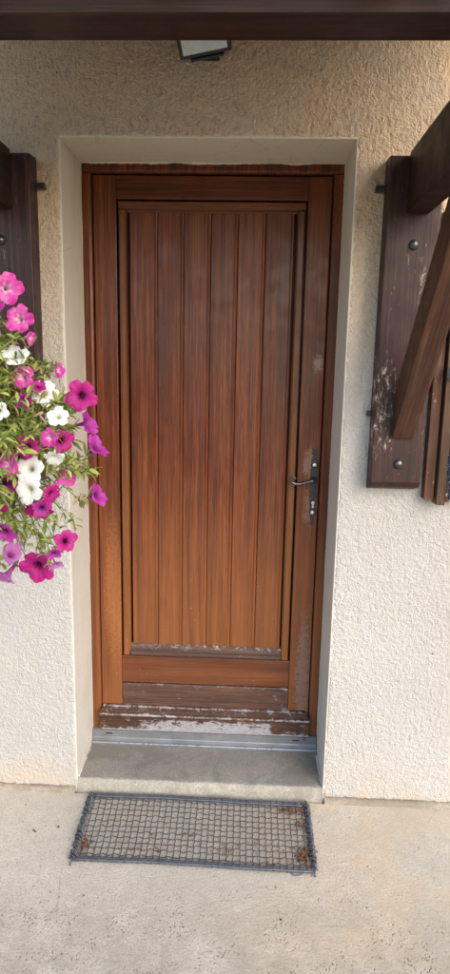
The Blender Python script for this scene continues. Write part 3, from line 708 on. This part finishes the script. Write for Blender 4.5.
for x, y, s in ((-.455, -.19, .005), (-.532, -.21, .004), (-.525, -.215, .004), (.27, -.51, .004), (-.30, -.46, .003), (.0, -.55, .003), (.55, -.3, .0025), (-.6, -.09, .003)):
    e = [Vector((random.uniform(.7, 1)*s*math.cos(a)*math.sin(b), random.uniform(.7, 1)*s*math.sin(a)*math.sin(b), s*.6*math.cos(b))) for b in (.7, 1.6, 2.4) for a in (0, 1.26, 2.5, 3.8, 5.)]
    mm.add([Vector((x, y, s*.4))+c for c in e], [(i*5+k, i*5+(k+1) % 5, i*5+5+(k+1) % 5, i*5+5+k) for i in range(2) for k in range(5)]+[(0, 1, 2, 3, 4)])
mm.build('grit', M['rubber'], kind='stuff', label='dark crumbs of grit scattered on the concrete terrace', cat='grit')

# ------------------------------------------------------------------ hanging petunias
BC = Vector((-.56, -.66, 1.36))
pt = thing('hanging_petunia', (BC.x, BC.y, BC.z-.13), 'hanging petunia basket with pink, magenta, purple and white trumpet flowers', 'plant')
mm = MB(); mm.lathe([(.07, -.13), (.075, -.128), (.115, .0), (.122, .0), (.122, .012), (.112, .012), (.11, -.01), (.002, -.015)], 24, Matrix.Translation(BC)); mm.build('pot', M['pot'], pt, smooth=False)
for k in range(3):
    a = k*2.094+.5; mm = MB(); mm.tube([BC+Vector((.117*math.cos(a), .117*math.sin(a), .01)), BC+Vector((0, -.03, .55)), ], .0012, 5); mm.build('hanger_wire', M['iron'], pt)
mm = MB(); q = BC+Vector((0, -.03, .55)); mm.tube([q, (q.x, q.y, 2.07), (q.x, q.y-.005, 2.10), (q.x, q.y-.02, 2.126), (q.x, -.71, 2.134)], .0022, 6); mm.build('hook', M['iron'], pt)
FLW = [
(-0.401,-0.584,1.684,0.067,'pink',(0.5,-1,0.0)),(-0.365,-0.614,1.616,0.059,'pink',(0.1,-1,0.1)),(-0.384,-0.597,1.538,0.056,'white',(0.2,-0.8,0.8)),
(-0.362,-0.620,1.490,0.053,'pink',(-0.1,-1,0.1)),(-0.324,-0.623,1.471,0.033,'magenta',(0.3,-0.5,0.5)),(-0.329,-0.567,1.453,0.058,'white',(0.5,-1,0.3)),
(-0.296,-0.561,1.506,0.039,'pink',(0.9,-0.25,0.1)),(-0.241,-0.580,1.449,0.067,'magenta',(0.15,-1,0.05)),(-0.226,-0.580,1.387,0.051,'purple',(0.9,-0.3,0.2)),
(-0.206,-0.580,1.332,0.049,'purple',(0.6,-0.4,0.5)),(-0.293,-0.660,1.360,0.044,'pink',(-0.3,-1,0.0)),(-0.280,-0.607,1.347,0.055,'magenta',(0.6,-0.8,0.0)),
(-0.288,-0.644,1.313,0.045,'white',(0.1,-0.6,-0.6)),(-0.357,-0.608,1.281,0.062,'white',(0,-1,0.3)),(-0.357,-0.624,1.234,0.062,'white',(-0.2,-1,0.0)),
(-0.280,-0.575,1.258,0.047,'pink',(0.4,-0.7,0.5)),(-0.415,-0.623,1.256,0.101,'purplemag',(0.2,-1,0.1)),(-0.295,-0.647,1.231,0.045,'magenta',(0.8,-0.5,-0.2)),
(-0.340,-0.612,1.185,0.065,'magenta',(0.0,-0.7,-0.6)),(-0.206,-0.580,1.218,0.045,'purple',(0.8,-0.5,0.3)),(-0.272,-0.627,1.117,0.053,'magenta',(0.5,-0.7,0.3)),
(-0.363,-0.566,1.031,0.081,'magenta',(0.05,-1,-0.15)),(-0.298,-0.636,1.087,0.028,'purple',(0.3,-0.7,-0.2)),(-0.300,-0.619,1.055,0.028,'lilac',(0.5,-0.7,-0.5)),
(-0.415,-0.590,1.070,0.053,'lilac',(0.4,-0.4,0.4)),(-0.443,-0.563,1.002,0.059,'lilac',(-0.3,-0.5,-0.5)),(-0.407,-0.647,1.415,0.040,'white',(0.2,-1,0.0)),
(-0.407,-0.607,1.356,0.027,'pink',(0.1,-1,0.1)),(-0.280,-0.632,1.406,0.045,'white',(0.1,-0.8,0.5)),(-0.329,-0.648,1.574,0.028,'pink',(0.9,-0.4,-0.2)),
(-0.450,-0.631,1.600,0.066,'magenta',(-0.3,-1,0.2)),(-0.464,-0.652,1.328,0.067,'pink',(-0.3,-1,0.1)),(-0.487,-0.599,1.105,0.067,'magenta',(-0.2,-1,-0.3)),
(-.352,-.63,1.335,.05,'magenta',(.2,-1,.2)),(-.388,-.66,1.30,.055,'pink',(-.2,-1,.3)),(-.315,-.66,1.20,.05,'purplemag',(.3,-1,-.1)),(-.43,-.63,1.20,.055,'magenta',(.1,-1,-.3)),(-.42,-.62,1.13,.05,'purple',(.2,-1,-.3)),(-.40,-.66,1.64,.045,'purplemag',(.1,-1,.5)),(-.345,-.66,1.44,.045,'purplemag',(-.1,-1,-.2)),
(-.66,-.78,1.45,.06,'white',(-.6,-1,.2)),(-.72,-.70,1.30,.06,'magenta',(-1,-.5,0)),(-.58,-.88,1.42,.06,'pink',(0,-1,.4)),(-.60,-.86,1.22,.06,'purple',(0,-1,-.1)),(-.62,-.48,1.40,.06,'pink',(-.3,1,.3)),(-.48,-.82,1.16,.055,'white',(.0,-1,-.1))]
def flower_mesh(seed, fold):
    """unit trumpet, radius about 1, opening towards +z; fold squeezes a tired bloom"""
    rn = random.Random(seed); n = 70; rings = [(.05, -1.5), (.09, -1.2), (.13, -.85), (.17, -.5), (.24, -.26), (.38, -.10), (.58, -.015), (.78, .015), (.93, -.01), (1.0, -.055)]
    vs = []; ph = [rn.uniform(0, 6) for _ in range(4)]
    for ri, (r, z) in enumerate(rings):
        q = max(0, (ri-4)/5)
        for k in range(n):
            a = 2*math.pi*k/n; l5 = math.cos(5*a)
            notch = max(0, -l5)**3
            rr = r*(1+q*(.05*l5-.15*notch+.05*math.sin(3*a+ph[0])+.03*math.sin(11*a+ph[1])))
            zz = z+q*q*(.085*math.sin(5*a*1+ph[2])+.08*math.sin(2*a+ph[3])+.045*math.sin(13*a+ph[1])) - .05*notch*q
            zz += q*.022*math.cos(35*a+ph[2])+q*.05*(abs((a*5/(2*math.pi)) % 1-.5)-.25)
            x = rr*math.cos(a); y = rr*math.sin(a)
            if fold: x *= (1-.40*fold*q); zz += fold*q*.55*(abs(y)**1.5)
            vs.append((x, y, zz))
    fs = [(i*n+k, i*n+(k+1) % n, (i+1)*n+(k+1) % n, (i+1)*n+k) for i in range(len(rings)-1) for k in range(n)]
    me = bpy.data.meshes.new('flower'); me.from_pydata(vs, [], fs); me.update()
    for p_ in me.polygons: p_.use_smooth = True
    return me
def calyx_mesh():
    m_ = MB(); m_.lathe([(.02, -1.9), (.10, -1.72), (.13, -1.5), (.12, -1.3)], 8)
    for k in range(5):
        a = k*1.257; ca, sa = math.cos(a), math.sin(a)
        m_.add([(.12*ca-.06*sa, .12*sa+.06*ca, -1.4), (.12*ca+.06*sa, .12*sa-.06*ca, -1.4), (.34*ca+.05*sa, .34*sa-.05*ca, -1.05), (.46*ca, .46*sa, -.78), (.34*ca-.05*sa, .34*sa+.05*ca, -1.05)], [(0, 1, 2, 3, 4)])
    me = bpy.data.meshes.new('calyx'); me.from_pydata([tuple(v) for v in m_.v], [], m_.f); me.materials.append(M['stem']); return me
CAL = calyx_mesh()
stems = MB(); ends = []
NMC = {'pink': 'bright pink flower with pale throat', 'magenta': 'deep magenta flower', 'white': 'white flower', 'purple': 'purple flower seen from the side', 'purplemag': 'large crumpled purple magenta flower', 'lilac': 'faded lilac flower'}
for i, (x, y, z, s, c, nrm) in enumerate(FLW):
    fold = {'lilac': 1., 'purple': .8, 'purplemag': .35}.get(c, random.choice((0, 0, .15, .3)))
    me = flower_mesh(100+i, fold)
    o = link('flower', me, P[c], pt, label=NMC[c])
    nv = Vector(nrm).normalized(); qn = nv.to_track_quat('Z', 'Y')
    if c == 'purplemag': s *= .86
    sc = s*.5*(1.04 if fold < .5 else 1.25)
    o.matrix_world = Matrix.Identity(4)
    o.location = Vector((x, y, z))+(CAM_LOC-Vector((x, y, z))).normalized()*(.055 if c == 'white' else .035)-pt.location; o.rotation_mode = 'QUATERNION'
    o.rotation_quaternion = qn @ Euler((0, 0, random.random()*6)).to_quaternion(); o.scale = (sc, sc, sc*.75)
    if s > .03:
        c2 = link('calyx', CAL, None, o)
    base = Vector((x, y-.025, z))-nv*sc*1.35
    ends.append((base, -nv))
def stem(root, end, back, r=.0016):
    P0, P3 = root, end; P1 = root+Vector(((end.x-root.x)*.45, (end.y-root.y)*.45, abs(end.z-root.z)*.4+.06)); P2 = end+back*.05+Vector((0, 0, -.02))
    pts = []
    for k in range(13):
        t = k/12; q = P0*(1-t)**3+P1*3*t*(1-t)**2+P2*3*t*t*(1-t)+P3*t**3
        pts.append(q+Vector((noise.noise(q*30), noise.noise(q*31+Vector((5, 0, 0))), noise.noise(q*29)))*.006)
    stems.tube(pts, r*1.3, 5, True, r*.7); return pts
leaves = MB(); wilt = MB()
def leaf(mb, p, d_, ln, wd, droop=.3):
    d_ = d_.normalized(); sd = d_.cross(Vector((random.gauss(0, .5), random.gauss(0, .5), 1))).normalized(); up = sd.cross(d_)
    vs = []
    for t, w_ in ((0, .12), (.25, .75), (.55, 1.), (.8, .68), (1, .08)):
        c = p+d_*ln*t-up*droop*ln*t*t*.6; f = up*wd*w_*.28
        vs += [c-sd*wd*w_*.5+f, c, c+sd*wd*w_*.5+f]
    fs = []
    for i in range(4): fs += [(i*3, i*3+1, i*3+4, i*3+3), (i*3+1, i*3+2, i*3+5, i*3+4)]
    mb.add(vs, fs)
def rv(): return Vector((random.gauss(0, 1), random.gauss(0, 1), random.gauss(0, 1))).normalized()
def clothe(pts, dens=1.):
    for k in range(3, len(pts)):
        for _ in range(int(random.random()+2.3*dens)):
            p = pts[k]+rv()*.004; d_ = (pts[k]-pts[k-1]).normalized()*.6+rv()+Vector((0, 0, .15))
            leaf(leaves, p, d_, random.uniform(.014, .034), random.uniform(.006, .0125), random.uniform(0, .8))
        if random.random() < .42*dens: leaf(wilt, pts[k], rv()+Vector((0, 0, -.5)), random.uniform(.014, .034), random.uniform(.003, .007), .9)
for b, bk in ends:
    root = BC+Vector((random.uniform(-.05, .07), random.uniform(-.06, .06), .01)); clothe(stem(root, b, bk))
tips = []
for _ in range(320):                       # leafy shoots without flowers
    a = random.uniform(-1.9, 1.5) if random.random() < .75 else random.uniform(0, 6.28)
    el = random.uniform(-.9, 1.15); r_ = random.uniform(.10, .265)
    e = BC+Vector((r_*math.cos(a)*math.cos(el)*1.0, r_*math.sin(a)*math.cos(el)*.75, r_*math.sin(el)*1.15))
    tips.append(e)
for x, y, z in ((-.235, -.59, 1.27), (-.225, -.60, 1.275), (-.25, -.6, 1.425), (-.27, -.58, 1.43), (-.255, -.61, 1.39), (-.25, -.6, 1.35), (-.24, -.6, 1.29), (-.30, -.6, 1.52), (-.27, -.58, 1.14), (-.31, -.6, 1.14), (-.33, -.6, 1.12), (-.36, -.6, 1.11), (-.40, -.6, 1.12), (-.38, -.6, 1.60), (-.36, -.6, 1.56), (-.34, -.58, 1.53), (-.40, -.6, 1.5), (-.29, -.6, 1.29),
                (-.42, -.6, 1.56), (-.44, -.58, 1.44), (-.42, -.62, 1.39), (-.38, -.62, 1.38), (-.36, -.6, 1.36), (-.34, -.62, 1.41), (-.35, -.6, 1.33), (-.40, -.62, 1.33), (-.33, -.6, 1.30), (-.39, -.6, 1.45), (-.32, -.62, 1.39), (-.27, -.60, 1.45), (-.42, -.62, 1.17), (-.37, -.62, 1.15)):
    for _ in range(2): tips.append(Vector((x+random.uniform(-.012, .012), y+random.uniform(-.03, .03), z+random.uniform(-.012, .012))))
for e in tips:
    root = BC+Vector((random.uniform(-.07, .07), random.uniform(-.07, .07), .01))
    clothe(stem(root, e, (root-e).normalized(), .0012), 1.15)
for x, y, z, dx in ((-.245, -.59, 1.222, -.02), (-.228, -.59, 1.215, -.012), (-.30, -.6, 1.10, .0), (-.29, -.6, 1.41, .01), (-.22, -.585, 1.235, .0), (-.275, -.6, 1.39, 0.), (-.335, -.62, 1.20, 0), (-.42, -.6, 1.12, 0), (-.42, -.6, 1.10, .0), (-.39, -.6, 1.585, 0)):
    for _ in range(3): leaf(wilt, Vector((x, y, z))+rv()*.006, Vector((dx*20+random.gauss(0, .3), -.2, -1)), random.uniform(.018, .032), .008, .2)
for _ in range(26):                        # closed buds among the leaves
    e = random.choice(tips); dd = (e-BC).normalized()+Vector((0, -.3, .2)); dd.normalize(); q = e+Vector((random.uniform(-.01, .01), -.015, random.uniform(-.01, .01)))
    bud = MB(); bud.tube([q, q+dd*.008, q+dd*.018, q+dd*.026, q+dd*.030], [.0012, .0022, .0035, .0042, .0015], 7); bud.build('bud', random.choice((M['wilt'], P['pink'], P['lilac'], M['stem'])), pt, smooth=True)
stems.build('stems', M['stem'], pt, smooth=True, kind='stuff'); leaves.build('leaves', M['leaf'], pt, kind='stuff'); wilt.build('wilted_petals', M['wilt'], pt, kind='stuff')
